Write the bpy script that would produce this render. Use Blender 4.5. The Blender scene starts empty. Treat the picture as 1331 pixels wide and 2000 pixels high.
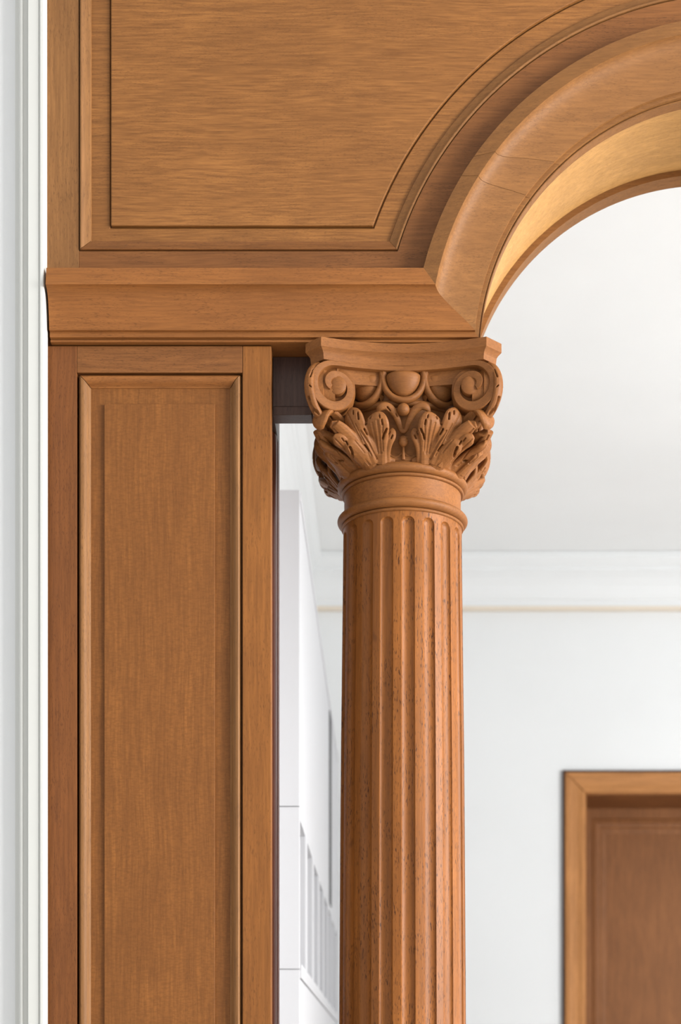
import bpy, bmesh, math, random
import numpy as np
from mathutils import Vector

# ------------------------------------------------------------------ camera, world, lights
C = bpy.context.scene.collection
SC = bpy.context.scene
EYE = 1.22                      # eye height; heights below are given relative to the eye ("z")
F = 3150.0                      # focal length in pixels of the 1331 x 2000 frame
VX, VY = 748.0, 2105.0          # vanishing point / horizon of the shifted lens

cam_d = bpy.data.cameras.new('camera')
cam = bpy.data.objects.new('camera', cam_d); C.objects.link(cam)
cam.location = (0, 0, EYE); cam.rotation_euler = (math.pi/2, 0, 0)
cam_d.sensor_width = 36.0; cam_d.sensor_fit = 'AUTO'
cam_d.lens = 36.0*F/2000.0
cam_d.shift_x = -(VX-665.5)/2000.0
cam_d.shift_y = (VY-1000.0)/2000.0
cam_d.dof.use_dof = True; cam_d.dof.focus_distance = 2.53; cam_d.dof.aperture_fstop = 5.0
cam_d.clip_start = 0.05
SC.camera = cam

w = bpy.data.worlds.new('world'); SC.world = w; w.use_nodes = True
bg = w.node_tree.nodes['Background']
bg.inputs[0].default_value = (0.96, 0.98, 1.0, 1); bg.inputs[1].default_value = 0.82

def area(name, loc, rot, sx, sy, power, col=(1, 1, 1)):
    d = bpy.data.lights.new(name, 'AREA'); d.shape = 'RECTANGLE'; d.size = sx; d.size_y = sy
    d.energy = power; d.color = col
    o = bpy.data.objects.new(name, d); o.location = loc; o.rotation_euler = rot; C.objects.link(o)
    return o
R = math.radians
# daylight from tall windows on the right of the front room and of the back room
def aim(loc, to): return (Vector(to)-Vector(loc)).to_track_quat('-Z', 'Y').to_euler()
area('window_light_front', (4.3, 0.5, 2.3), aim((4.3, 0.5, 2.3), (0.0, 2.6, 2.1)), 2.2, 2.4, 460, (1.0, 0.985, 0.96))
area('window_light_back', (3.2, 3.3, 1.6), aim((3.2, 3.3, 1.6), (0.7, 6.4, 2.6)), 1.8, 2.4, 168, (0.985, 0.988, 0.985))

SC.view_settings.view_transform = 'Standard'
SC.view_settings.look = 'None'
SC.view_settings.exposure = 0.0
SC.view_settings.gamma = 1.0
SC.view_settings.use_curve_mapping = False

# ------------------------------------------------------------------ materials
def nd(nt, t, **k):
    n = nt.nodes.new(t)
    for a, v in k.items(): setattr(n, a, v)
    return n

def srgb(r, g, b):
    f = lambda c: (c/255)/12.92 if c/255 <= 0.04045 else ((c/255+0.055)/1.055)**2.4
    return (f(r), f(g), f(b), 1)

def wood(name, base, axis='Z', dark=0.55, streak=0.5, fleck=0.0, pores=0.5, rough=0.58, knots=0.0, freq=1.0, blotch=0.35, bump=0.12, light=1.22):
    m = bpy.data.materials.new(name); m.use_nodes = True; nt = m.node_tree; L = nt.links.new
    b = nt.nodes['Principled BSDF']; b.inputs['Roughness'].default_value = rough
    b.inputs['Specular IOR Level'].default_value = 0.28
    tc = nd(nt, 'ShaderNodeTexCoord'); oi = nd(nt, 'ShaderNodeObjectInfo')
    add = nd(nt, 'ShaderNodeVectorMath', operation='MULTIPLY_ADD')
    cmb = nd(nt, 'ShaderNodeCombineXYZ')
    for i in range(3): L(oi.outputs['Random'], cmb.inputs[i])
    L(cmb.outputs[0], add.inputs[0]); add.inputs[1].default_value = (3.7, 5.3, 7.9)
    L(tc.outputs['Object'], add.inputs[2])
    # gentle waviness of the grain
    wn = nd(nt, 'ShaderNodeTexNoise'); wn.inputs['Scale'].default_value = 5.0; wn.inputs['Detail'].default_value = 1
    L(add.outputs[0], wn.inputs['Vector'])
    ws = nd(nt, 'ShaderNodeVectorMath', operation='MULTIPLY_ADD')
    L(wn.outputs['Color'], ws.inputs[0]); ws.inputs[1].default_value = (0.012, 0.012, 0.012); L(add.outputs[0], ws.inputs[2])
    ai = 'XYZ'.index(axis)
    def stretched(scale, ratio, detail, roughn=0.6, src=ws):
        mp = nd(nt, 'ShaderNodeMapping'); s = [scale]*3; s[ai] = scale/ratio
        mp.inputs['Scale'].default_value = s
        L(src.outputs[0], mp.inputs['Vector'])
        n = nd(nt, 'ShaderNodeTexNoise'); n.inputs['Scale'].default_value = 1.0
        n.inputs['Detail'].default_value = detail; n.inputs['Roughness'].default_value = roughn
        L(mp.outputs[0], n.inputs['Vector']); return n
    def ramp(src, p0, p1, c0=(0, 0, 0, 1), c1=(1, 1, 1, 1)):
        r = nd(nt, 'ShaderNodeValToRGB'); r.color_ramp.elements[0].position = p0; r.color_ramp.elements[1].position = p1
        r.color_ramp.elements[0].color = c0; r.color_ramp.elements[1].color = c1
        L(src, r.inputs[0]); return r
    def mix(fac, a, bcol, mode='MIX'):
        x = nd(nt, 'ShaderNodeMix', data_type='RGBA', blend_type=mode)
        if isinstance(fac, float): x.inputs[0].default_value = fac
        else: L(fac, x.inputs[0])
        for sock, v in ((x.inputs[6], a), (x.inputs[7], bcol)):
            if isinstance(v, tuple): sock.default_value = v
            else: L(v, sock)
        return x.outputs[2]
    dk = (base[0]*dark, base[1]*dark*0.93, base[2]*dark*0.86, 1)
    lt = (min(1, base[0]*light), min(1, base[1]*light), min(1, base[2]*light*1.0), 1)
    grain = ramp(stretched(190*freq, 18, 3).outputs[0], 0.30, 0.72)
    col = mix(grain.outputs[0], mix(streak, base, dk), lt)
    bd = ramp(stretched(46, 11, 3).outputs[0], 0.35, 0.65)
    bmul = nd(nt, 'ShaderNodeMath', operation='MULTIPLY'); bmul.inputs[1].default_value = 0.30
    L(bd.outputs[0], bmul.inputs[0]); col = mix(bmul.outputs[0], col, dk)
    bl = ramp(stretched(9, 2.6, 3).outputs[0], 0.32, 0.68)
    m1 = nd(nt, 'ShaderNodeMath', operation='MULTIPLY'); m1.inputs[1].default_value = blotch
    inv = nd(nt, 'ShaderNodeMath', operation='SUBTRACT'); inv.inputs[0].default_value = 1.0
    L(bl.outputs[0], inv.inputs[1]); L(inv.outputs[0], m1.inputs[0])
    col = mix(m1.outputs[0], col, dk)
    if fleck > 0:                                   # medullary-ray flecks across the grain
        mp = nd(nt, 'ShaderNodeMapping'); s = [150.0]*3; s[ai] = 420.0
        mp.inputs['Scale'].default_value = s; L(ws.outputs[0], mp.inputs['Vector'])
        n = nd(nt, 'ShaderNodeTexNoise'); n.inputs['Scale'].default_value = 1; n.inputs['Detail'].default_value = 2
        L(mp.outputs[0], n.inputs['Vector'])
        fr = ramp(n.outputs[0], 0.42, 0.62)
        fm = nd(nt, 'ShaderNodeMath', operation='MULTIPLY'); fm.inputs[1].default_value = fleck
        L(fr.outputs[0], fm.inputs[0]); col = mix(fm.outputs[0], col, dk)
    pr = ramp(stretched(640*freq, 7, 1, 0.5).outputs[0], 0.335, 0.41, (1, 1, 1, 1), (0, 0, 0, 1))
    pm = ramp(stretched(26, 3, 2).outputs[0], 0.34, 0.56)
    pmul = nd(nt, 'ShaderNodeMath', operation='MULTIPLY'); L(pr.outputs[0], pmul.inputs[0]); L(pm.outputs[0], pmul.inputs[1])
    pm2 = nd(nt, 'ShaderNodeMath', operation='MULTIPLY'); L(pmul.outputs[0], pm2.inputs[0]); pm2.inputs[1].default_value = pores
    col = mix(pm2.outputs[0], col, (base[0]*0.22, base[1]*0.18, base[2]*0.16, 1))
    if knots > 0:
        kn = ramp(stretched(24, 1.6, 2, src=add).outputs[0], 0.70, 0.78)
        km = nd(nt, 'ShaderNodeMath', operation='MULTIPLY'); km.inputs[1].default_value = knots
        L(kn.outputs[0], km.inputs[0]); col = mix(km.outputs[0], col, (base[0]*0.25, base[1]*0.2, base[2]*0.2, 1))
    L(col, b.inputs['Base Color'])
    bp = nd(nt, 'ShaderNodeBump'); bp.inputs['Strength'].default_value = bump; bp.inputs['Distance'].default_value = 0.001
    sub = nd(nt, 'ShaderNodeMath', operation='SUBTRACT'); L(grain.outputs[0], sub.inputs[0]); L(pm2.outputs[0], sub.inputs[1])
    L(sub.outputs[0], bp.inputs['Height']); L(bp.outputs[0], b.inputs['Normal'])
    return m

def paint(name, col, rough=0.6, var=0.03):
    m = bpy.data.materials.new(name); m.use_nodes = True; nt = m.node_tree; L = nt.links.new
    b = nt.nodes['Principled BSDF']; b.inputs['Roughness'].default_value = rough
    b.inputs['Specular IOR Level'].default_value = 0.3
    tc = nd(nt, 'ShaderNodeTexCoord'); n = nd(nt, 'ShaderNodeTexNoise'); n.inputs['Scale'].default_value = 2.5; n.inputs['Detail'].default_value = 4
    L(tc.outputs['Object'], n.inputs['Vector'])
    r = nd(nt, 'ShaderNodeValToRGB'); L(n.outputs[0], r.inputs[0])
    r.color_ramp.elements[0].position = 0.3; r.color_ramp.elements[1].position = 0.7
    r.color_ramp.elements[0].color = tuple(c*(1-var) for c in col[:3])+(1,); r.color_ramp.elements[1].color = col
    L(r.outputs[0], b.inputs['Base Color'])
    return m

OAK = srgb(180, 126, 82)
OAK_P = srgb(176, 124, 82)
M = {
 'oak_x': wood('oak_along_x', srgb(143, 90, 43), 'X', freq=1.6, streak=0.45, pores=0.45),
 'oak_z': wood('oak_along_z', srgb(137, 95, 54), 'Z', freq=1.3, streak=0.45, pores=0.38),
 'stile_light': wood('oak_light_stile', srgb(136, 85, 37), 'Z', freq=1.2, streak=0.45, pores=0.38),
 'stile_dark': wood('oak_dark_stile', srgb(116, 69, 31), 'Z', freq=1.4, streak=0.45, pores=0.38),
 'panel_x': wood('oak_panel_x', srgb(147, 98, 50), 'X', streak=0.95, pores=0.35, blotch=0.5, freq=2.0),
 'panel_z': wood('oak_panel_z', srgb(134, 84, 37), 'Z', streak=0.5, fleck=0.4, pores=0.2, blotch=0.4, freq=1.3),
 'rail_x': wood('oak_rail_x', srgb(126, 80, 40), 'X', freq=1.6, streak=0.6, pores=0.45),
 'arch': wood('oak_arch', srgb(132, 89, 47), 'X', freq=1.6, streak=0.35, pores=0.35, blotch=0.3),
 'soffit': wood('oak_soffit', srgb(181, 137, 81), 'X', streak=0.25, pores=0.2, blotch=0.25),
 'shaft': wood('oak_shaft', srgb(142, 86, 35), 'Z', streak=0.4, pores=0.95, blotch=0.5, freq=1.1, rough=0.48, knots=0.7),
 'carved': wood('oak_carved', srgb(136, 86, 42), 'X', dark=0.6, streak=0.4, pores=0.35, blotch=0.4, freq=1.7),
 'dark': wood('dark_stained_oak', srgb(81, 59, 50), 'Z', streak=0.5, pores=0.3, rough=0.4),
 'bead': wood('red_brown_oak', srgb(119, 68, 51), 'Z', streak=0.4, pores=0.3, rough=0.35),
 'door': wood('door_oak', srgb(146, 96, 56), 'Z', streak=0.4, pores=0.3, blotch=0.45),
 'casing': wood('casing_oak', srgb(185, 128, 75), 'Z', streak=0.4, pores=0.3, blotch=0.4),
 'casing_x': wood('casing_oak_x', srgb(185, 128, 75), 'X', streak=0.4, pores=0.3, blotch=0.4),
 'wall': paint('white_wall_paint', srgb(227, 229, 230)),
 'ceil': paint('white_ceiling_paint', srgb(238, 239, 239)),
 'trim': paint('white_gloss_paint', srgb(207, 208, 204), 0.5, 0.015),
 'cornice': paint('white_cornice_paint', srgb(226, 228, 229), 0.5, 0.015),
 'beige': paint('beige_paint', srgb(224, 212, 196), 0.5, 0.02),
 'wall_g': paint('pale_grey_wall_paint', srgb(230, 232, 233)),
 'unit': paint('white_cabinet_paint', srgb(190, 191, 195), 0.4, 0.01),
 'black': paint('black_paint', srgb(28, 28, 30), 0.5),
 'floor': wood('floor_oak', srgb(212, 205, 196), 'Y', streak=0.4),
}

# ------------------------------------------------------------------ helpers
def link(name, me, m, parent=None):
    o = bpy.data.objects.new(name, me); C.objects.link(o)
    if m is not None and len(me.materials) == 0: me.materials.append(m)
    if parent is not None: o.parent = parent
    return o

def thing(name, label, cat, loc, group=None):
    o = bpy.data.objects.new(name, None); C.objects.link(o); o.location = loc
    o.empty_display_size = 0.05
    o['label'] = label; o['category'] = cat; o['kind'] = 'thing'
    if group: o['group'] = group
    return o

def root_of(p):
    l = Vector((0, 0, 0))
    while p is not None: l += Vector(p.location); p = p.parent
    return l

def from_verts(name, verts, faces, m, parent=None, smooth=False, bevel=0.0, autos=None, recalc=True):
    """verts in eye coordinates (x, y, z relative to the eye)"""
    base = root_of(parent)
    bm = bmesh.new()
    vs = [bm.verts.new((v[0]-base.x, v[1]-base.y, v[2]+EYE-base.z)) for v in verts]
    for f in faces:
        try: bm.faces.new([vs[i] for i in f])
        except ValueError: pass
    if recalc: bmesh.ops.recalc_face_normals(bm, faces=bm.faces)
    me = bpy.data.meshes.new(name); bm.to_mesh(me); bm.free()
    if smooth:
        me.polygons.foreach_set('use_smooth', [True]*len(me.polygons))
        if autos is not None: me.set_sharp_from_angle(angle=R(autos))
    o = link(name, me, m, parent)
    if bevel > 0:
        b = o.modifiers.new('bevel', 'BEVEL'); b.width = bevel; b.segments = 2; b.limit_method = 'ANGLE'; b.angle_limit = R(35)
        b.harden_normals = False
    return o

def box_vf(x0, x1, y0, y1, z0, z1):
    v = [(x0,y0,z0),(x1,y0,z0),(x1,y1,z0),(x0,y1,z0),(x0,y0,z1),(x1,y0,z1),(x1,y1,z1),(x0,y1,z1)]
    f = [(0,3,2,1),(4,5,6,7),(0,1,5,4),(1,2,6,5),(2,3,7,6),(3,0,4,7)]
    return v, f

def merge(parts):
    V, Fc = [], []
    for v, f in parts:
        n = len(V); V += list(v); Fc += [tuple(i+n for i in q) for q in f]
    return V, Fc

def box(name, x0, x1, y0, y1, z0, z1, m, parent=None, bevel=0.0):
    v, f = box_vf(x0, x1, y0, y1, z0, z1)
    return from_verts(name, v, f, m, parent, bevel=bevel)

def prism_vf(poly, y0, y1):
    """polygon in (x, z) extruded along y"""
    n = len(poly)
    v = [(p[0], y0, p[1]) for p in poly]+[(p[0], y1, p[1]) for p in poly]
    f = [tuple(range(n)), tuple(range(2*n-1, n-1, -1))]
    f += [(i, (i+1) % n, n+(i+1) % n, n+i) for i in range(n)]
    return v, f

def prism(name, poly, y0, y1, m, parent=None, bevel=0.0):
    v, f = prism_vf(poly, y0, y1)
    return from_verts(name, v, f, m, parent, bevel=bevel)

def rings_vf(rings, closed=False, caps=True, loop=False):
    n = len(rings[0]); V = [p for r in rings for p in r]; Fc = []
    kk = len(rings)
    for i in range(kk if loop else kk-1):
        a, b = i*n, ((i+1) % kk)*n
        for j in range(n if closed else n-1):
            Fc.append((a+j, a+(j+1) % n, b+(j+1) % n, b+j))
    if caps and not loop:
        Fc.append(tuple(range(n))); Fc.append(tuple(range((kk-1)*n, kk*n)))
    return V, Fc

def sweep_rings(path, profile, side=1):
    """path: (x, z) points; profile: (w, y) with w measured to one side of the path, mitred at the corners"""
    out = []
    P = [Vector(p) for p in path]
    for i, p in enumerate(P):
        t0 = (P[i]-P[i-1]).normalized() if i > 0 else None
        t1 = (P[i+1]-P[i]).normalized() if i < len(P)-1 else None
        t0 = t0 or t1; t1 = t1 or t0
        n0 = Vector((-t0.y, t0.x))*side; n1 = Vector((-t1.y, t1.x))*side
        mvec = (n0+n1); mvec /= max(1e-6, mvec.dot(n0))
        out.append([(p.x+mvec.x*wd, y, p.y+mvec.y*wd) for wd, y in profile])
    return out

def open_mitre(r0, r1, gap):
    """shorten a straight moulding a little at both ends, so the mitre shows as a fine joint"""
    a, b = [], []
    for p, q in zip(r0, r1):
        p, q = Vector(p), Vector(q); d = (q-p).normalized()*gap
        a.append(tuple(p+d)); b.append(tuple(q-d))
    return [a, b]
def at(px, py, Y):
    return ((px-VX)*Y/F, Y, (VY-py)*Y/F)
XA = lambda px, Y: (px-VX)*Y/F
ZA = lambda py, Y: (VY-py)*Y/F

FLOOR = -EYE
CEIL = 2.08

# ------------------------------------------------------------------ setting
def struct(o, label=None):
    o['kind'] = 'structure'
    if label: o['label'] = label
    return o
BY = 6.5        # back wall
struct(box('floor', -2.6, 3.6, -0.6, 7.2, FLOOR-0.05, FLOOR, M['floor']), 'pale wooden floor')
struct(box('ceiling', -2.6, 3.6, 0.2, 7.2, CEIL, CEIL+0.05, M['ceil']), 'white painted ceiling')
DX0, DZ1 = XA(1140, BY), ZA(1547, BY)
DX1 = DX0+0.95
v1 = box_vf(-2.6, DX0, BY, BY+0.42, FLOOR, CEIL); v2 = box_vf(DX1, 3.6, BY, BY+0.42, FLOOR, CEIL); v3 = box_vf(DX0, DX1, BY, BY+0.42, DZ1, CEIL)
v, f = merge([v1, v2, v3]); struct(from_verts('wall_back', v, f, M['wall']), 'white far wall with the wooden door')
LWX = -0.38
struct(box('wall_left', LWX-0.12, LWX, 2.86, BY, FLOOR, CEIL, M['wall']), 'white left wall of the far room behind the tall cabinet')
struct(box('wall_front', -2.6, -0.5365, 2.535, 2.84, FLOOR, CEIL, M['wall_g']), 'pale grey wall left of the oak panelling')
struct(box('wall_right', 3.45, 3.6, 2.86, BY, FLOOR, CEIL, M['wall']), 'white right wall of the far room')
struct(box('wall_front', 1.672, 3.6, 2.535, 2.84, FLOOR, CEIL, M['wall_g']), 'pale grey wall right of the arch')
# cornices
def cornice(name, axis, label):
    pf = [(0, 1.893), (0.028, 1.893), (0.028, 1.915), (0.036, 1.921), (0.044, 1.935), (0.058, 1.965), (0.078, 1.992), (0.098, 2.010), (0.104, 2.013), (0.104, 2.03), (0.112, 2.034), (0.130, 2.052), (0.134, 2.056), (0.134, CEIL-0.001), (0, CEIL-0.001)]
    if axis == 'x': r = [[(x, BY-0.001-p, z) for p, z in pf] for x in (LWX, 3.5)]
    else: r = [[(LWX+0.001+p, y, z) for p, z in pf] for y in (2.88, BY)]
    v, f = rings_vf(r, closed=True)
    return struct(from_verts(name, v, f, M['cornice'], bevel=0.002), label)
cornice('trim_2', 'x', 'white cornice along the top of the far wall')
cornice('trim_3', 'y', 'white cornice along the top of the left wall')
struct(box('trim_4', LWX, 3.45, BY-0.030, BY, 1.8785, 1.8925, M['beige']), 'thin beige strip under the far cornice')
# white moulded architrave at the left edge
TY = 2.535
tp = [(24, 0), (34, 0.004), (36, 0.016), (38, 0.0195), (40.5, 0.021), (44, 0.0212), (45.2, 0.0185), (46.5, 0.0185), (54, 0.0184), (55.2, 0.0220), (57, 0.0262), (77, 0.0268), (78.2, 0.0256), (79.6, 0.0280), (81.5, 0.0290), (86.3, 0.0290), (87.6, 0.0278), (88.2, 0.025), (88.2, 0)]
pp = [(XA(px, TY-0.02), TY-d) for px, d in tp]
v, f = rings_vf([[(x, y, z) for x, y in pp] for z in (FLOOR, CEIL)], closed=True)
struct(from_verts('trim_1', v, f, M['trim']), 'white moulded vertical trim at the left edge beside the oak')

# far door
door = bpy.data.objects.new('door_1', None); C.objects.link(door); door.location = ((DX0+DX1)/2, BY, 0)
struct(door, 'panelled wooden door in a wooden frame in the far wall')
cw = XA(1145, BY)-XA(1104, BY)
cpf = [(0, BY-0.001), (0, BY-0.026), (0.004, BY-0.030), (0.016, BY-0.032), (0.03, BY-0.028), (0.05, BY-0.026), (0.072, BY-0.03), (0.078, BY-0.027), (cw, BY-0.022), (cw, BY-0.001)]
ox0, oz1, ox1 = XA(1104, BY-0.02), ZA(1509, BY-0.02), DX1+cw-0.012
rg = sweep_rings([(ox0, FLOOR), (ox0, oz1), (ox1, oz1), (ox1, FLOOR)], cpf, side=-1)
for i, mm in ((0, 'casing'), (1, 'casing_x'), (2, 'casing')):
    v, f = rings_vf(open_mitre(rg[i], rg[i+1], 0.0015), closed=True); from_verts('door_casing', v, f, M[mm], door, bevel=0.0015)
# rough dark outer edge of the casing
for nm, b_ in (('casing_edge', (ox0-0.008, ox0, BY-0.018, BY-0.001, FLOOR, oz1+0.010)), ('casing_edge', (ox0, ox1, BY-0.018, BY-0.001, oz1, oz1+0.010))):
    box(nm, *b_, M['dark'], door)
# jamb linings
box('door_jamb', DX0, DX0+0.012, BY, BY+0.42, FLOOR, DZ1, M['door'], door); box('door_jamb', DX1-0.012, DX1, BY, BY+0.42, FLOOR, DZ1, M['door'], door)
box('door_head', DX0+0.012, DX1-0.012, BY, BY+0.42, DZ1-0.012, DZ1, M['door'], door)
LY = BY+0.31    # door leaf face
lz1 = DZ1-0.0125
lx0 = DX0+0.014; lx1 = DX1-0.014; sw = 0.045
lx_in = XA(1157, LY); lz_in = ZA(1598, LY)
box('stile', lx0, lx_in, LY, LY+0.04, FLOOR+0.01, lz1, M['door'], door, 0.002); box('stile', lx1-sw, lx1, LY, LY+0.04, FLOOR+0.01, lz1, M['door'], door, 0.002)
box('top_rail', lx_in, lx1-sw, LY, LY+0.04, lz_in, lz1, M['door'], door, 0.002)
box('bottom_rail', lx_in, lx1-sw, LY, LY+0.04, FLOOR+0.01, FLOOR+0.25, M['door'], door, 0.002)
pw = XA(1186, LY)-lx_in
mpf = [(0, LY+0.035), (0, LY+0.006), (0.006, LY+0.002), (0.016, LY+0.001), (0.020, LY+0.009), (0.026, LY+0.010), (0.036, LY+0.012), (0.042, LY+0.018), (pw, LY+0.022), (pw, LY+0.035)]
rg = sweep_rings([(lx_in, FLOOR+0.25), (lx_in, lz_in), (lx1-sw, lz_in), (lx1-sw, FLOOR+0.25)], mpf, side=-1)
for i in range(3):
    v, f = rings_vf(rg[i:i+2], closed=True); from_verts('door_moulding', v, f, M['door'], door)
box('door_panel', lx_in+pw*0.5, lx1-sw-pw*0.5, LY+0.024, LY+0.036, FLOOR+0.2, lz_in-pw*0.5, M['door'], door)

# tall white cabinet along the left wall of the far room
UX, UY0, UY1, UZ = XA(585.5, 3.45), 3.45, 6.36, ZA(956, 3.45)
nz0, nz1 = ZA(1882, 3.45), ZA(1598, 3.45)
cab = thing('wall_cabinet', 'tall white cabinet with a row of square niches along the left wall behind the column', 'cabinet', (UX-0.1, (UY0+UY1)/2, 0))
box('cabinet_back', LWX+0.002, UX-0.12, UY0+0.02, UY1, FLOOR, UZ-0.02, M['unit'], cab)
box('upper_front', UX-0.12, UX, UY0+0.02, UY1, nz1, UZ-0.02, M['unit'], cab)
box('lower_front', UX-0.12, UX, UY0+0.02, UY1, FLOOR, nz0-0.032, M['unit'], cab)
box('ledge', UX-0.12, UX+0.004, UY0+0.02, UY1, nz0-0.03, nz0, M['unit'], cab, 0.001)
box('top_board', LWX+0.002, UX+0.002, UY0+0.018, UY1, UZ-0.018, UZ, M['unit'], cab, 0.001)
y = UY0+0.255
while y < UY1:
    box('post', UX-0.12, UX, y, min(UY1, y+0.105), nz0, nz1, M['unit'], cab); y += 0.365
ez = [FLOOR, ZA(1893, UY0), ZA(1575, UY0), UZ]
for i in range(3):
    box('end_panel', LWX+0.002, UX, UY0, UY0+0.018, ez[i]+0.0008, ez[i+1]-0.0008, M['unit'], cab, 0.0008)
s_ = box('dark_strip', UX, UX+0.003, 5.36, 5.52, ZA(1768, 5.44), ZA(1398, 5.44), M['black'], cab)
s_['label'] = 'thin black vertical strip on the white cabinet front'

# ------------------------------------------------------------------ arched spandrel
CX, CZ = 0.5655, 1.135
XL = -0.523
SPY = 2.530                      # face of the spandrel framing
arch = thing('arched_spandrel', 'oak arch with moulded archivolt and large panelled spandrel above the column', 'arch', (CX, 2.67, CZ+EYE))
# archivolt profile: (y, z on the straight part, radius on the arch)
APF = [(2.560, 1.2585, 0.5170), (2.5060, 1.2585, 0.5170), (2.5000, 1.2300, 0.4930), (2.5040, 1.2290, 0.4922), (2.5095, 1.2265, 0.4896), (2.5145, 1.2220, 0.4845), (2.5180, 1.2160, 0.4768), (2.5206, 1.2085, 0.4672), (2.5228, 1.2000, 0.4560), (2.5246, 1.1905, 0.4440), (2.5260, 1.1810, 0.4325), (2.5272, 1.1715, 0.4222),
       (2.5325, 1.1712, 0.4219), (2.5325, 1.1630, 0.4158), (2.5395, 1.1626, 0.4154), (2.5395, 1.1608, 0.4140), (2.5372, 1.1604, 0.4136), (2.5372, 1.1574, 0.4122), (2.5600, 1.1572, 0.4122), ]
def a0(zj, rj): return math.asin((zj-CZ)/rj)       # angle above horizontal at the left springing
def arch_ring(angs): return [(CX-rj*math.cos(a), yj, CZ+rj*math.sin(a)) for (yj, zj, rj), a in zip(APF, angs)]
corner = [a0(zj, rj) for yj, zj, rj in APF]
ringL = [(XL, yj, zj) for yj, zj, rj in APF]
v, f = rings_vf([ringL, arch_ring(corner)], closed=True)
from_verts('beam_moulding', v, f, M['oak_x'], arch, smooth=True, autos=22)
def lerp_ang(A, B): # angle as a function of radius between outer (A) and inner (B)
    r0, r1 = 0.517, 0.412
    return [R(A+(B-A)*(r0-rj)/(r0-r1)) for yj, zj, rj in APF]
j1 = lerp_ang(31.0, 36.5); j2 = lerp_ang(35.0, 46.5)
mirror_end = [math.pi-c for c in corner]
def seg(A, B, n):
    rs = []
    for i in range(n+1):
        t = i/n; rs.append(arch_ring([a+(b-a)*t for a, b in zip(A, B)]))
    return rs
gap = R(0.07)
for A, B, n, nm in ((corner, j1, 22, 'archivolt_block'), ([a+gap for a in j1], [a-gap for a in j2], 8, 'archivolt_block'), (j2, mirror_end, 70, 'archivolt_block')):
    v, f = rings_vf(seg(A, B, n), closed=True)
    from_verts(nm, v, f, M['arch'], arch, smooth=True, autos=22)
ringR = [(2*CX-XL, yj, zj) for yj, zj, rj in APF]
v, f = rings_vf([arch_ring(mirror_end), ringR], closed=True)
from_verts('beam_moulding', v, f, M['oak_x'], arch, smooth=True, autos=22)
# carcass, soffit and back band
XO, XR = -0.534, 2*CX+0.534
def arc_pts(r, z, n=64):
    s = math.asin((z-CZ)/r); return [(CX-r*math.cos(s+(math.pi-2*s)*i/n), CZ+r*math.sin(s+(math.pi-2*s)*i/n)) for i in range(n+1)]
BZ = 1.1572
body = arc_pts(0.440, BZ+0.0003)
prism('carcass', [(XO, BZ+0.0003)]+body+[(XR, BZ+0.0003), (XR, CEIL-0.002), (XO, CEIL-0.002)], 2.5605, 2.806, M['oak_x'], arch)
def arc_shell(name, ri, ro, y0, y1, m, n=72, z=BZ):
    s0 = math.asin((z+0.0005-CZ)/ri); s1 = math.asin((z+0.0005-CZ)/ro); rs = []
    for i in range(n+1):
        t = i/n; a = s0+(math.pi-2*s0)*t; b = s1+(math.pi-2*s1)*t
        rs.append([(CX-ri*math.cos(a), y0, CZ+ri*math.sin(a)), (CX-ri*math.cos(a), y1, CZ+ri*math.sin(a)), (CX-ro*math.cos(b), y1, CZ+ro*math.sin(b)), (CX-ro*math.cos(b), y0, CZ+ro*math.sin(b))])
    v, f = rings_vf(rs, closed=True); return from_verts(name, v, f, m, arch, smooth=True, autos=30)
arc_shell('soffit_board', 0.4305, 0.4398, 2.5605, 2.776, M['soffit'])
arc_shell('back_band', 0.4205, 0.4398, 2.7765, 2.812, M['arch'])
# spandrel framing
mo = [(0.0, 0.012), (0.0, 0.0045), (0.0016, 0.0045), (0.0017, -0.0012), (0.0026, -0.0022), (0.0040, -0.0024), (0.0054, -0.0016), (0.0066, -0.0004), (0.0120, 0.0018), (0.0172, 0.0040), (0.0185, 0.0068), (0.0185, 0.012)]
MX0, MZ0, MR = XA(154.5, SPY), ZA(490.5, SPY), 0.5655
ZT = 1.95
sL = math.asin((MZ0-CZ)/MR)
arcM = [(CX-MR*math.cos(sL+(math.pi-2*sL)*i/80), CZ+MR*math.sin(sL+(math.pi-2*sL)*i/80)) for i in range(81)]
path = [(MX0, ZT), (MX0, MZ0)]+arcM+[(2*CX-MX0, MZ0), (2*CX-MX0, ZT), (MX0, ZT)]
rg = sweep_rings(path, [(w_, SPY+d_) for w_, d_ in mo], side=1)
k = len(path)
# make the closing mitre at the top left true
t_l = [(MX0+w_, SPY+d_, ZT-w_) for w_, d_ in mo]; rg[0] = t_l; rg[-1] = t_l
for a_, b_, mm in ((0, 1, 'oak_z'), (1, 2, 'rail_x'), (2, 82, 'arch'), (82, 83, 'rail_x'), (83, 84, 'oak_z'), (84, 85, 'rail_x')):
    v, f = rings_vf(open_mitre(rg[a_], rg[b_], 0.0005) if b_-a_ == 1 else rg[a_:b_+1], closed=True); from_verts('panel_moulding', v, f, M[mm], arch, smooth=True, autos=30)
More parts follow.
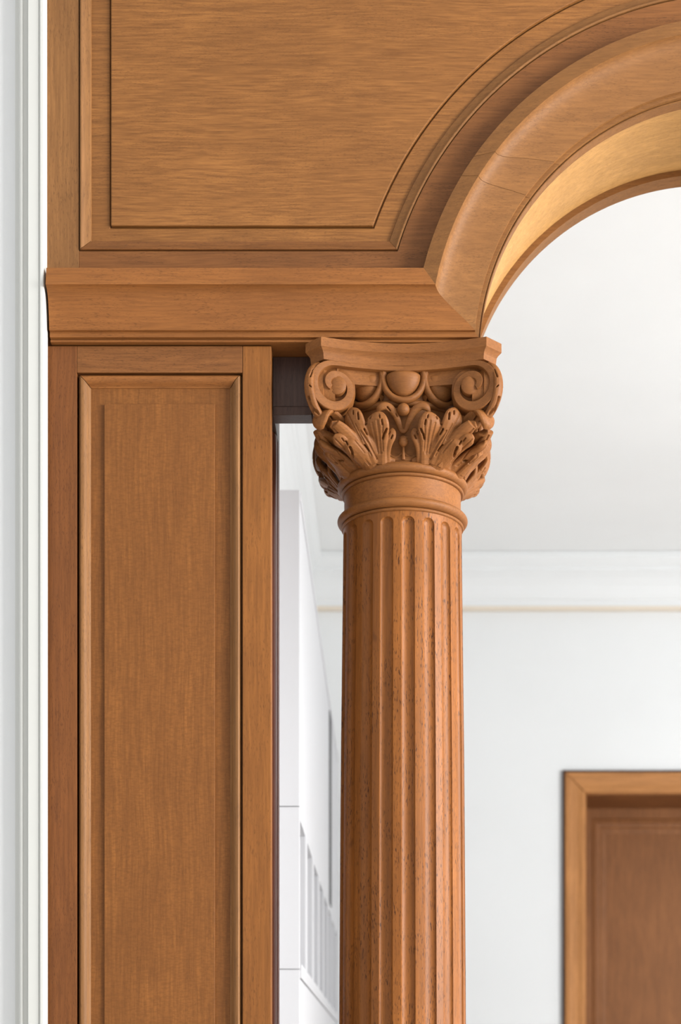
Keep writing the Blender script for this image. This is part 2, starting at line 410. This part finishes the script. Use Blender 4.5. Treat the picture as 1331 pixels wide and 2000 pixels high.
# stiles and rails
g = 0.0004
box('stile', XO, MX0-g, SPY, 2.56, 1.2595, CEIL-0.002, M['oak_z'], arch, 0.0006)
box('stile', 2*CX-MX0+g, XR, SPY, 2.56, 1.2595, CEIL-0.002, M['oak_z'], arch, 0.0006)
box('top_rail', MX0, 2*CX-MX0, SPY+0.0004, 2.56, ZT, CEIL-0.002, M['rail_x'], arch, 0.0006)
zl = 1.25
sO = math.asin((zl-CZ)/0.5165)
cxl = CX-0.5165*math.cos(sO)
prism('bottom_rail', [(MX0, zl), (cxl, zl), (arcM[0][0], MZ0), (MX0, MZ0)], SPY+0.0004, 2.56, M['rail_x'], arch)
prism('bottom_rail', [(2*CX-MX0, zl), (2*CX-cxl, zl), (2*CX-arcM[0][0], MZ0), (2*CX-MX0, MZ0)], SPY+0.0004, 2.56, M['rail_x'], arch)
rs = []
for i in range(81):
    b = sO+(math.pi-2*sO)*i/80; po = arcM[i]; pi_ = (CX-0.5165*math.cos(b), CZ+0.5165*math.sin(b))
    rs.append([(pi_[0], SPY+0.0004, pi_[1]), (po[0], SPY+0.0004, po[1]), (po[0], 2.56, po[1]), (pi_[0], 2.56, pi_[1])])
v, f = rings_vf(rs, closed=True); from_verts('curved_rail', v, f, M['rail_x'], arch, smooth=True, autos=30)
# panel with its raised field
def spandrel_poly(xl, zb, r, zt, n=64):
    s = math.asin((zb-CZ)/r)
    return [(xl, zb)]+[(CX-r*math.cos(s+(math.pi-2*s)*i/n), CZ+r*math.sin(s+(math.pi-2*s)*i/n)) for i in range(n+1)]+[(2*CX-xl, zb), (2*CX-xl, zt), (xl, zt)]
PY = SPY+0.0075
pan = prism('panel', spandrel_poly(MX0+0.012, MZ0+0.012, MR+0.010, ZT-0.012), PY+0.0045, 2.56, M['panel_x'], arch)
FX, FZ, FR, FZT = XA(217, PY-0.004), ZA(440.5, PY-0.004), 0.6155, ZT-0.066
prism('raised_field', spandrel_poly(FX, FZ, FR, FZT), PY-0.0040, PY+0.0044, M['panel_x'], pan, bevel=0.0012)
fp = spandrel_poly(FX, FZ, FR, FZT)
rg = sweep_rings(fp+[fp[0]], [(0.0022, PY+0.0043), (0.0022, PY+0.0008), (0.0032, PY), (0.046, PY), (0.046, PY+0.0043)], side=-1)
q4 = [(FX-w_, y_, FZ-w_) for w_, y_ in [(0.0022, PY+0.0043), (0.0022, PY+0.0008), (0.0032, PY), (0.046, PY), (0.046, PY+0.0043)]]
rg[0] = q4; rg[-1] = q4
v, f = rings_vf(rg[:-1], closed=True, caps=False, loop=True)
from_verts('panel_margin', v, f, M['panel_x'], pan, smooth=True, autos=20)

# ------------------------------------------------------------------ panelled pilaster
PIY = 2.545
pil = thing('panelled_pilaster', 'flat oak pilaster with a tall raised panel left of the fluted column', 'pilaster', (-0.355, 2.66, 0))
PX0, PX1, PZ1 = XO, XA(530, PIY), 1.1546
SX0, SX1, RZ = XA(150.5, PIY), XA(473.5, PIY), ZA(727.5, PIY)
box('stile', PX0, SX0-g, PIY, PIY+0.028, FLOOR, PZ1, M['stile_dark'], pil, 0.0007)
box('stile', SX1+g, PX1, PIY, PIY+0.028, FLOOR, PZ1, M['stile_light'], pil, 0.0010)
box('top_rail', SX0, SX1, PIY+0.0003, PIY+0.028, RZ, PZ1, M['rail_x'], pil, 0.0006)
box('bottom_rail', SX0, SX1, PIY+0.0003, PIY+0.028, FLOOR, FLOOR+0.2, M['rail_x'], pil, 0.0006)
pm = [(0.0028, 0.020), (0.0028, 0.0045), (0.0042, 0.0015), (0.0065, 0.0), (0.0095, 0.0003), (0.0125, 0.0022), (0.015, 0.0055), (0.017, 0.0085), (0.0185, 0.0105), (0.0200, 0.0112), (0.0200, 0.020)]
pth = [(SX0, FLOOR+0.2), (SX0, RZ), (SX1, RZ), (SX1, FLOOR+0.2), (SX0, FLOOR+0.2)]
rg = sweep_rings(pth, [(w_, PIY+d_) for w_, d_ in pm], side=-1)
bl_ = [(SX0+w_, PIY+d_, FLOOR+0.2+w_) for w_, d_ in pm]; rg[0] = bl_; rg[-1] = bl_
for i, mm in ((0, 'oak_z'), (1, 'oak_x'), (2, 'oak_z'), (3, 'oak_x')):
    v, f = rings_vf(open_mitre(rg[i], rg[i+1], 0.0006), closed=True); from_verts('panel_moulding', v, f, M[mm], pil, smooth=True, autos=35)
PPY = PIY+0.0125
pan = box('panel', SX0+0.001, SX1-0.001, PPY, PIY+0.022, FLOOR+0.2, RZ-0.001, M['panel_z'], pil)
box('raised_field', XA(203.5, PPY-0.004), XA(420, PPY-0.004), PPY-0.0040, PPY, FLOOR+0.26, ZA(788.5, PPY-0.004), M['panel_z'], pan, 0.0010)
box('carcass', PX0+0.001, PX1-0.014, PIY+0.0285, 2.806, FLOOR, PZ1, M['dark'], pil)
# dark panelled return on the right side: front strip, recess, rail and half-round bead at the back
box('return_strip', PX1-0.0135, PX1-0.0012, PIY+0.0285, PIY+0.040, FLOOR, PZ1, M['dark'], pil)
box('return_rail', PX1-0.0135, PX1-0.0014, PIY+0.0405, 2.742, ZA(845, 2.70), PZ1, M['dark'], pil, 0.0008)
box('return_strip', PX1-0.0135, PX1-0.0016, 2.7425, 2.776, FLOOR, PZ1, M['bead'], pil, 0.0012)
rs = []
for z in (FLOOR, ZA(845, 2.7)-0.001):
    rs.append([(PX1-0.0135+0.0125*math.sin(a)*0.95, 2.716-0.0245*math.cos(a), z) for a in [math.pi*i/14 for i in range(15)]])
v, f = rings_vf(rs, closed=True); from_verts('bead_moulding', v, f, M['bead'], pil, smooth=True, autos=40)

# ------------------------------------------------------------------ dark lintel board between pilaster and capital
lin = thing('lintel_board', 'dark brown lintel board spanning from the pilaster to behind the capital', 'board', (-0.14, 2.61, 1.1+EYE))
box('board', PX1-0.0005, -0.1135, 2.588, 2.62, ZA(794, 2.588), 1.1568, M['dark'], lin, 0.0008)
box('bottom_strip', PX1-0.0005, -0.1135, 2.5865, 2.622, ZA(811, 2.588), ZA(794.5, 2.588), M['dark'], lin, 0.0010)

# ------------------------------------------------------------------ column
YC, XC = 2.670, 0.0328
colm = thing('fluted_column', 'round fluted oak column with a carved scrolled capital under the arch', 'column', (XC, YC, 0))
def lathe(name, prof, m, parent, n=96, autos=25):
    rs = [[(XC+r*math.sin(2*math.pi*i/n), YC-r*math.cos(2*math.pi*i/n), z) for i in range(n)] for r, z in prof]
    v, f = rings_vf(rs, closed=True); return from_verts(name, v, f, m, parent, smooth=True, autos=autos)
# fluted shaft
Rz = lambda z: float(np.interp(z, [-1.05, 0.089, 0.513, 0.767, 0.893, 0.906], [0.1085, 0.1052, 0.1025, 0.0994, 0.0982, 0.0982]))
FT = 0.8962; HWA = R(6.3); PH = R(4.4); DEP = 0.0064
us = [-1.25, -1.12, -1.03, -1.0, -0.985, -0.95, -0.88, -0.78, -0.65, -0.5, -0.33, -0.16, 0, 0.16, 0.33, 0.5, 0.65, 0.78, 0.88, 0.95, 0.985, 1.0, 1.03, 1.12, 1.25]
angs = [PH+R(20)*k_+HWA*u for k_ in range(18) for u in us]
zr = [-1.05, -0.8, -0.4, 0.0, 0.2, 0.4, 0.55, 0.7, 0.8, 0.85, 0.874]+list(np.linspace(0.8782, 0.8972, 34))+[0.9000, 0.9050]
rs = []
for z in zr:
    r0 = Rz(z); hw = r0*HWA; ring = []
    for k_ in range(18):
        for u in us:
            uu = abs(u)
            if z > FT-hw: uu = math.hypot(u, (z-(FT-hw))/hw)
            dep = DEP*math.sqrt(max(0.0, 1-uu*uu)) if uu < 1 else 0.0
            a = PH+R(20)*k_+HWA*u; r = r0-dep
            ring.append((XC+r*math.sin(a), YC-r*math.cos(a), z))
    rs.append(ring)
v, f = rings_vf(rs, closed=True)
from_verts('shaft', v, f, M['shaft'], colm, smooth=True, autos=40)
def torus_prof(rc, zc, a, b, n=14, a0_=-90, a1_=90):
    return [(rc+a*math.cos(R(a0_+(a1_-a0_)*i/n)), zc+b*math.sin(R(a0_+(a1_-a0_)*i/n))) for i in range(n+1)]
def ring(name, z0):
    return lathe(name, [(0.09, z0-0.0138), (0.0985, z0-0.0138)]+torus_prof(0.0985, z0-0.0111, 0.0030, 0.0026, 8)+[(0.0986, z0-0.0082)]+torus_prof(0.0965, z0, 0.0114, 0.0081, 16)+[(0.0982, z0+0.0083), (0.0982, z0+0.0093), (0.09, z0+0.0094)], M['carved'], colm)
ring('lower_ring', 0.9182)
lathe('neck', [(0.09, 0.9274), (0.0974, 0.9274), (0.0967, 0.9310), (0.0965, 0.938), (0.0965, 0.950), (0.0968, 0.9600), (0.09, 0.9602)], M['oak_x'], colm)
ring('upper_ring', 0.9740)
lathe('base', [(0.08, -1.052), (0.112, -1.052)]+torus_prof(0.110, -1.075, 0.02, 0.02, 10, 90, -90)+torus_prof(0.115, -1.13, 0.03, 0.03, 12, 90, -90)+[(0.1, -1.16)], M['oak_x'], colm)
box('plinth', XC-0.15, XC+0.15, YC-0.15, YC+0.15, FLOOR, -1.16, M['oak_x'], colm, 0.002)

# ---- capital: the bell carries all the carved sub-parts; front face carved once, turned to the other three sides
bell_prof = [(0.09, 0.9832), (0.0965, 0.9832), (0.0985, 0.9845), (0.0990, 0.9880), (0.0978, 0.9910), (0.0965, 0.995), (0.0965, 1.010), (0.0975, 1.025), (0.0990, 1.040), (0.1020, 1.052), (0.1060, 1.060), (0.1060, 1.066)]+torus_prof(0.1075, 1.0715, 0.0062, 0.0055, 10)+[(0.1065, 1.078), (0.1080, 1.085), (0.1110, 1.095), (0.1130, 1.105), (0.1130, 1.126), (0.09, 1.1265)]
capital = lathe('capital', bell_prof, M['carved'], colm, 96, 30)
def loc3(px, py, d):
    Y = YC-d; return Vector(((px-VX)*Y/F-XC, d, (VY-py)*Y/F))     # (lateral u, out d, z) of the front face
def put(name, V, Fc, k=0, mirror=False, smooth=True, autos=40, mesh=None):
    """V in capital-local (u, d, z); k = quarter turns"""
    if mesh is None:
        vv = [(XC+p[0], YC-p[1], p[2]) for p in V]
        return from_verts(name, vv, Fc, M['carved'], capital, smooth=smooth, autos=autos)
def turn(o, k):
    c = o.copy(); C.objects.link(c); c.parent = capital; c.rotation_euler = (0, 0, math.pi/2*k); return c
def four(o):
    for k_ in (1, 2, 3): turn(o, k_)
def mirrored(V, Fc): return [(-p[0], p[1], p[2]) for p in V], [tuple(reversed(q)) for q in Fc]

# abacus
def abacus_outline(ins):
    pts = []
    c, a, sag = 0.129-ins*0.45, 0.1545-ins, 0.0245
    for k_ in range(4):
        ang = math.pi/2*k_; ca, sa = math.cos(ang), math.sin(ang)
        for i in range(17):
            u = c-2*c*i/16; d = a-sag*(1-(u/c)**2)
            pts.append((u*ca-d*sa, u*sa+d*ca))
    return pts
lv = [(0.0, 1.1562), (0.0, 1.1420), (0.0055, 1.1372), (0.0075, 1.1340), (0.0085, 1.1250)]
rs = [[(p[0], p[1], z) for p in abacus_outline(i_)] for i_, z in lv]
v, f = rings_vf(rs, closed=True)
ab = put('abacus', v, f, autos=25)

# volutes
def dface(u): return 0.1520-0.0300*(1-min(1.0, (abs(u)/0.142))**2)
S = 2.53/F
uc, zc = -0.1075, ZA(751, 2.53)
spir = [(90, 43.0, 5.2), (110, 42.8, 5.6), (135, 41.8, 6.5), (160, 41.0, 7.2), (180, 40.5, 7.6), (210, 41.0, 8.4), (240, 41.5, 9.0), (265, 41.2, 9.2), (290, 39.0, 8.8), (315, 35.5, 8.0), (340, 31.5, 7.2), (360, 29.0, 6.8), (390, 24.5, 7.0), (420, 21.2, 7.2), (450, 18.8, 7.2), (480, 16.8, 7.0), (510, 15.0, 6.6), (540, 13.3, 6.0), (570, 11.5, 5.4), (600, 9.5, 4.6), (640, 7.0, 3.2)]
# smooth interpolation of the spiral
A_ = np.array([s[0] for s in spir]); Rr = np.array([s[1] for s in spir]); Wd = np.array([s[2] for s in spir])
cen = []
for u in np.linspace(0.0, uc, 16)[:-1]:
    t = u/uc
    cen.append((u, zc+S*(43.0-2.0*(1-t)**2), S*(5.0+0.3*(1-t)), 0.0))
for a in np.arange(90, 590, 9.0):
    r = float(np.interp(a, A_, Rr))*S; wd = float(np.interp(a, A_, Wd))*S
    lift = 0.0 if a < 330 else 0.0045*min(1, (a-330)/140)
    cen.append((uc-r*math.cos(R(a-90)+math.pi/2)*-1*-1 if False else uc+r*math.cos(R(a)), zc+r*math.sin(R(a)), wd, lift))
def ribbon(cen, back=0.026, chamf=0.0012):
    rings = []
    n = len(cen)
    for i, (u, z, wd, lift) in enumerate(cen):
        p0 = cen[max(0, i-1)]; p1 = cen[min(n-1, i+1)]
        t = Vector((p1[0]-p0[0], p1[1]-p0[1])).normalized(); nn = Vector((-t.y, t.x))
        ring = []
        for q, dd in ((-1, -back), (-1, -chamf), (-0.86, 0.0), (0.0, 0.0004), (0.86, 0.0), (1, -chamf), (1, -back)):
            uu = u+nn.x*wd*q; zz = z+nn.y*wd*q
            ring.append((uu, dface(uu)+dd+(lift if dd > -0.01 else 0), zz))
        rings.append(ring)
    return rings_vf(rings, closed=True)
def disc(u0, z0, rad, d0, back, n=28, dome=0.0):
    V = []; Fc = []
    rr = [(1, -back), (1, -0.001), (0.92, 0.0), (0.6, dome*0.6), (0.3, dome*0.95)]
    for q, dd in rr:
        V += [(u0+rad*q*math.cos(2*math.pi*i/n), d0+dd, z0+rad*q*math.sin(2*math.pi*i/n)) for i in range(n)]
    for j in range(len(rr)-1):
        for i in range(n): Fc.append((j*n+i, j*n+(i+1) % n, (j+1)*n+(i+1) % n, (j+1)*n+i))
    V.append((u0, d0+dome, z0)); c_ = len(V)-1; b_ = (len(rr)-1)*n
    for i in range(n): Fc.append((b_+i, b_+(i+1) % n, c_))
    Fc.append(tuple(range(n)))
    return V, Fc
v1 = ribbon(cen)
eye = disc(uc+3.5*S, zc-1.5*S, 18.0*S, dface(uc)+0.0026, 0.02, dome=0.0026)
flo = disc(uc-3*S, zc-2*S, 42*S, dface(uc)-0.0115, 0.02)
v, f = merge([v1, eye, flo])
vol = put('volute', v, f, autos=35); four(vol)
v, f = mirrored(v, f)
vol2 = put('volute', v, f, autos=35); four(vol2)
# back plate of the canal between the volutes
rs = []
for i in range(21):
    u = -0.105+0.21*i/20; d = dface(u)-0.010
    rs.append([(u, d, 1.1265), (u, d, 1.096), (u, d-0.02, 1.096), (u, d-0.02, 1.1265)])
v, f = rings_vf(rs, closed=True)
four(put('canal', v, f, autos=40))

# lobes: swept rounded tongues, blended into one carved form by a voxel remesh
def lobe(pts, th=0.55, n=12, sub=5, radial=True):
    """pts: (Vector, halfwidth[m]) -> closed tube, flat against the bell"""
    P = np.array([list(p[0])+[p[1]] for p in pts], float)
    k = len(P); t = np.arange(k)
    tt = np.linspace(0, k-1, (k-1)*sub+1)
    # Catmull-Rom
    def cr(col):
        q = np.concatenate([[2*col[0]-col[1]], col, [2*col[-1]-col[-2]]]); out = []
        for x in tt:
            i = min(int(x), k-2); s = x-i; a, b, c, d = q[i:i+4]
            out.append(0.5*((2*b)+(c-a)*s+(2*a-5*b+4*c-d)*s*s+(3*b-a-3*c+d)*s**3))
        return np.array(out)
    G = np.stack([cr(P[:, j]) for j in range(4)], 1)
    rings = []
    for i in range(len(G)):
        T = Vector(G[min(i+1, len(G)-1)][:3]-G[max(i-1, 0)][:3]).normalized()
        p = Vector(G[i][:3]); o = Vector((p.x, p.y, 0)).normalized()
        sd = T.cross(o).normalized(); nn = sd.cross(T).normalized()
        wd = max(0.0006, G[i][3]); h = min(wd*th, 0.0065)
        rings.append([tuple(p+sd*wd*math.cos(2*math.pi*j/n)+nn*h*math.sin(2*math.pi*j/n)) for j in range(n)])
    return rings_vf(rings, closed=True)
def Lp(*pts, th=0.55): return lobe([(loc3(px, py, d), hw*2.55/F) for px, py, d, hw in pts], th)
def Ld(*pts, th=0.55):
    q = math.sqrt(0.5)
    return lobe([(Vector(((-r+t)*q, (r+t)*q, z)), hw) for r, t, z, hw in pts], th)
def ball(c, r, n=16, sz=1.0):
    V = []; Fc = []
    for i in range(1, n):
        a = math.pi*i/n
        V += [(c[0]+r*math.sin(a)*math.cos(2*math.pi*j/(2*n)), c[1]+r*math.sin(a)*math.sin(2*math.pi*j/(2*n)), c[2]+r*sz*math.cos(a)) for j in range(2*n)]
    m_ = 2*n
    for i in range(n-2):
        for j in range(m_): Fc.append((i*m_+j, i*m_+(j+1) % m_, (i+1)*m_+(j+1) % m_, (i+1)*m_+j))
    V.append((c[0], c[1], c[2]+r*sz)); V.append((c[0], c[1], c[2]-r*sz))
    for j in range(m_):
        Fc.append((len(V)-2, (j+1) % m_, j)); Fc.append((len(V)-1, (n-2)*m_+j, (n-2)*m_+(j+1) % m_))
    return V, Fc

def carve(name, lobes, voxel=0.0008, smooth=4, cuts=(), diag=False):
    """voxel-blend the lobes, smooth, then cut grooves: cuts = (polyline, half width, depth)"""
    V, Fc = merge(lobes)
    me = bpy.data.meshes.new('tmp'); me.from_pydata([tuple(p) for p in V], [], [tuple(q) for q in Fc]); me.update()
    bm = bmesh.new(); bm.from_mesh(me); bmesh.ops.recalc_face_normals(bm, faces=bm.faces); bm.to_mesh(me); bm.free()
    o = bpy.data.objects.new('tmp', me); C.objects.link(o)
    rm = o.modifiers.new('r', 'REMESH'); rm.mode = 'VOXEL'; rm.voxel_size = voxel
    sm = o.modifiers.new('s', 'SMOOTH'); sm.iterations = smooth; sm.factor = 0.5
    dg = bpy.context.evaluated_depsgraph_get(); dg.update()
    me2 = bpy.data.meshes.new_from_object(o.evaluated_get(dg))
    bpy.data.objects.remove(o); bpy.data.meshes.remove(me)
    n = len(me2.vertices); co = np.empty(n*3); me2.vertices.foreach_get('co', co); co = co.reshape(-1, 3)
    no = np.empty(n*3); me2.vertices.foreach_get('normal', no); no = no.reshape(-1, 3)
    def face_px(c, nn_):                       # where a vertex of the carved face is seen from the front
        Y = YC-c[:, 1]; X = c[:, 0]+XC
        view = np.stack([-X, Y, -c[:, 2]], 1); view /= np.linalg.norm(view, axis=1)[:, None]
        return np.stack([X*F/Y+VX, VY-c[:, 2]*F/Y], 1), (nn_*view).sum(1)
    disp = np.zeros(n)
    views = [(co, no)]
    if diag: views.append((np.stack([-co[:, 1], -co[:, 0], co[:, 2]], 1), np.stack([-no[:, 1], -no[:, 0], no[:, 2]], 1)))
    for c_, n_ in views:
        pxy, facing = face_px(c_, n_)
        for pl, wd, dp in cuts:
            pl = np.array(pl, float); best = np.full(n, 1e9)
            for a, b in zip(pl[:-1], pl[1:]):
                ab_ = b-a; t = np.clip(((pxy-a)@ab_)/max(1e-12, ab_@ab_), 0, 1)
                best = np.minimum(best, np.linalg.norm(pxy-(a+t[:, None]*ab_), axis=1))
            g_ = np.clip(1-(best/wd)**2, 0, 1)**0.7*dp*np.clip(facing*4, 0, 1)
            disp = np.maximum(disp, g_)
    co = co-no*disp[:, None]
    q = np.stack([co[:, 0], -co[:, 1], co[:, 2]], 1)            # to Blender axes (relative to the axis)
    q[:, 0] += XC; q[:, 1] += YC; q[:, 2] += EYE
    base = root_of(capital); q -= np.array([base.x, base.y, base.z])
    me2.vertices.foreach_set('co', q.ravel())
    me2.name = name; me2.flip_normals()
    me2.polygons.foreach_set('use_smooth', [True]*len(me2.polygons)); me2.update()
    me2.materials.clear()
    o = link(name, me2, M['carved'], capital)
    return o
def mirror_obj(o):
    me = o.data.copy(); n = len(me.vertices); co = np.empty(n*3); me.vertices.foreach_get('co', co); co = co.reshape(-1, 3)
    co[:, 0] *= -1; me.vertices.foreach_set('co', co.ravel()); me.flip_normals(); me.update()
    return link(o.name.split('.')[0], me, None, capital)

leaf_lobes = [
 Lp((743, 906, 0.096, 15), (743, 880, 0.107, 15), (742, 858, 0.119, 17), (739, 838, 0.131, 23), (737, 823, 0.137, 23), (737, 813, 0.137, 17), (737, 807, 0.133, 5)),
 Lp((755, 906, 0.096, 9), (756, 884, 0.107, 8), (759, 866, 0.116, 9), (764, 853, 0.121, 10), (766, 843, 0.121, 8), (766, 836, 0.119, 2)),
 Lp((730, 906, 0.096, 13), (719, 880, 0.109, 14), (706, 853, 0.121, 17), (695, 828, 0.128, 21), (689, 811, 0.129, 19), (686, 799, 0.124, 6)),
 Lp((736, 896, 0.101, 9), (723, 868, 0.115, 10), (713, 853, 0.122, 9), (707, 844, 0.122, 3)),
 Lp((722, 908, 0.095, 13), (704, 882, 0.109, 15), (684, 858, 0.121, 16), (667, 840, 0.131, 15), (655, 828, 0.138, 11)),
 Lp((736, 904, 0.097, 26), (727, 884, 0.105, 28), (717, 865, 0.113, 26), (708, 850, 0.119, 18), th=0.22),
 Lp((772, 900, 0.098, 4), (757, 897, 0.100, 7), (740, 900, 0.099, 9)),
]
leaf_cuts = [                                    # (polyline on the front face, half width, depth)
 ([(737, 822), (741, 850), (744, 885)], 3.0, 0.0012), ([(727, 826), (733, 852), (739, 885)], 2.2, 0.0012), ([(748, 828), (747, 852), (748, 880)], 2.2, 0.0012),
 ([(717, 820), (715, 829)], 2.0, 0.005), ([(725, 812), (723, 817)], 1.6, 0.004), ([(741, 810), (742, 815)], 1.6, 0.004), ([(746, 820), (747, 829)], 2.2, 0.005),
 ([(756, 838), (750, 850), (748, 858)], 2.4, 0.007), ([(767, 850), (764, 856)], 1.8, 0.005), ([(762, 843), (760, 847)], 1.2, 0.003),
 ([(712, 838), (718, 848)], 2.2, 0.007), ([(712, 870), (720, 881)], 2.2, 0.007),
 ([(699, 806), (700, 818)], 2.0, 0.006), ([(690, 802), (690, 808)], 1.7, 0.005), ([(678, 806), (688, 826), (705, 858)], 1.6, 0.0012), ([(694, 828), (706, 852), (726, 890)], 1.6, 0.0012),
 ([(652, 838), (678, 866), (703, 888), (722, 908)], 1.8, 0.003), ([(705, 842), (722, 868), (736, 896)], 2.4, 0.002),
]
leaf = carve('acanthus_leaf', leaf_lobes, cuts=leaf_cuts); four(leaf)
four(mirror_obj(leaf))

def side(l):                                     # both sides of the diagonal
    out = []
    for pts in l: out += [Ld(*pts), Ld(*[(r, -t, z, h) for r, t, z, h in pts])]
    return out
cl = [Ld((0.094, 0, 0.974, 0.024), (0.108, 0, 0.994, 0.024), (0.128, 0, 1.018, 0.023), (0.147, 0, 1.037, 0.021), (0.164, 0, 1.047, 0.020), (0.176, 0, 1.048, 0.020), (0.184, 0, 1.040, 0.019), (0.186, 0, 1.029, 0.014), (0.183, 0, 1.021, 0.005))]
cl += side([
 [(0.093, 0.026, 0.972, 0.014), (0.108, 0.028, 0.982, 0.014), (0.126, 0.028, 0.992, 0.014), (0.143, 0.026, 1.000, 0.013), (0.153, 0.023, 1.005, 0.005)],
 [(0.100, 0.012, 0.982, 0.013), (0.122, 0.015, 0.994, 0.013), (0.144, 0.017, 1.002, 0.012), (0.162, 0.017, 1.007, 0.011), (0.171, 0.015, 1.010, 0.004)],
 [(0.120, 0.010, 1.008, 0.012), (0.142, 0.015, 1.019, 0.012), (0.162, 0.017, 1.025, 0.011), (0.177, 0.015, 1.027, 0.005)],
])
cc = [([(684, 874), (688, 884), (689, 893)], 2.6, 0.008), ([(676, 862), (679, 868)], 1.8, 0.005), ([(668, 856), (672, 862)], 1.6, 0.004), ([(646, 814), (650, 820)], 1.7, 0.006),
      ([(655, 858), (675, 878), (695, 905)], 1.6, 0.0014), ([(640, 862), (660, 880), (676, 905)], 1.8, 0.0016), ([(660, 826), (690, 856), (712, 884)], 1.6, 0.0012)]
corner_leaf = carve('corner_leaf', cl, cuts=cc, diag=True); four(corner_leaf)

# tendrils and berries in the middle of each face
tl = [Lp((789, 844, 0.106, 5), (783, 838, 0.109, 5), (779, 826, 0.112, 6), (773, 811, 0.115, 7), (764, 799, 0.118, 8), (753, 793, 0.120, 8), (743, 796, 0.120, 7), (737, 805, 0.117, 3), th=0.7)]
tl += [mirrored(*[(list(map(tuple, v_)), f_) for v_, f_ in tl][0])]
arc_l = Lp((757, 868, 0.099, 3), (757, 880, 0.097, 3), (763, 890, 0.0955, 3), (772, 893, 0.0957, 3), (781, 890, 0.0965, 3), (788, 882, 0.0975, 2.5), th=0.9)
tl += [arc_l, mirrored(list(map(tuple, arc_l[0])), arc_l[1])]
tl += [Lp((789, 898, 0.100, 4), (789, 880, 0.103, 2.6), (789, 866, 0.104, 2.6), th=0.9)]
tl = [( [(p[0]-(loc3(789, 850, 0.11)[0]) if i == 4 else p[0], p[1], p[2]) for p in v_], f_) for i, (v_, f_) in enumerate(tl)]
ten = carve('tendril', tl, voxel=0.0008, smooth=3, cuts=[([(757, 795), (762, 802)], 1.7, 0.005), ([(774, 808), (776, 813)], 1.3, 0.003)]); four(ten)
c1 = loc3(789, 800, 0.119); c2 = loc3(789, 862, 0.107)
v, f = ball((0, c1[1], c1[2]), 0.0098); four(put('berry', v, f, autos=None))
v, f = ball((0, c2[1], c2[2]), 0.0082); four(put('berry', v, f, autos=None))

# egg and dart
def rotz(V, a):
    ca, sa = math.cos(a), math.sin(a); return [(p[0]*ca-p[1]*sa, p[0]*sa+p[1]*ca, p[2]) for p in V]
eg = loc3(789, 737, 0.113)
def egg():
    V, Fc = ball((0, 0, 0), 1.0, 16); out = []
    for x, y_, z in V:
        out.append((x*0.0275*(1.0 if z > 0 else (1-0.12*z*z)), eg[1]+y_*0.0185*(1 if z <= 0 else (1-0.1*z)), eg[2]+(z*0.0085 if z > 0 else z*0.0335)))
    return out, Fc
def eggrim():
    rings = []
    path = []
    for i in range(25):
        a = R(172-344*0+0) if False else math.pi*(1.0+i/24.0)
        path.append((0.0325*math.cos(a), 0.0385*math.sin(a)))
    path = [(-0.0300, 0.012)]+path+[(0.0300, 0.012)]
    for i, (u, dz) in enumerate(path):
        p0 = path[max(0, i-1)]; p1 = path[min(len(path)-1, i+1)]
        t = Vector((p1[0]-p0[0], p1[1]-p0[1])).normalized(); nn = Vector((-t.y, t.x))
        ring = []
        for q in range(10):
            a = 2*math.pi*q/10; hw = 0.0054; hd = 0.0080
            uu = u+nn.x*hw*math.cos(a); zz = dz+nn.y*hw*math.cos(a)
            rr = 0.1165+0.10*0.01*0+hd*math.sin(a)-0.00*dz
            ring.append((rr*math.sin(uu/0.1165), rr*math.cos(uu/0.1165), eg[2]+zz))
        rings.append(ring)
    return rings_vf(rings, closed=True)
def dart():
    a = 0.032/0.1165*1.0
    V = []; cz = eg[2]-0.027
    for (du, dz, dr) in ((-0.0058, 0, 0.109), (0, 0.013, 0.111), (0.0058, 0, 0.109), (0, -0.010, 0.109), (0, 0, 0.1195)):
        t = (du-0.0385)/0.1165; V.append((dr*math.sin(t), dr*math.cos(t), cz+dz))
    return V, [(0, 1, 4), (1, 2, 4), (2, 3, 4), (3, 0, 4), (3, 2, 1, 0)]
ANG = 0.066/0.1165
for s_ in (0, 1, -1):
    v, f = egg(); four(put('egg', rotz(v, s_*ANG), f, autos=None))
    v, f = eggrim(); four(put('egg_rim', rotz(v, s_*ANG), f, autos=50))
v, f = dart(); four(put('dart', v, f, smooth=False)); v, f = mirrored(v, f); four(put('dart', v, f, smooth=False))
# pierced rolls at the corners, between two volutes
rs = []
path = [(0.188, 1.123, 0.004), (0.200, 1.112, 0.007), (0.2075, 1.098, 0.0085), (0.2095, 1.082, 0.009), (0.206, 1.066, 0.009), (0.198, 1.052, 0.0085), (0.188, 1.042, 0.0075), (0.180, 1.036, 0.004)]
q = math.sqrt(0.5)
rollv = lobe([(Vector((-r*q, r*q, z)), w_) for r, z, w_ in path], th=0.9)
rc = [([(608, 755), (604.5, 752.5), (604, 752)], 1.4, 0.005), ([(603, 775), (608, 795), (614, 815)], 2.0, 0.005), ([(612, 722), (606, 735)], 1.8, 0.005)]
roll = carve('corner_roll', [rollv], voxel=0.0008, smooth=2, cuts=rc, diag=True); four(roll)
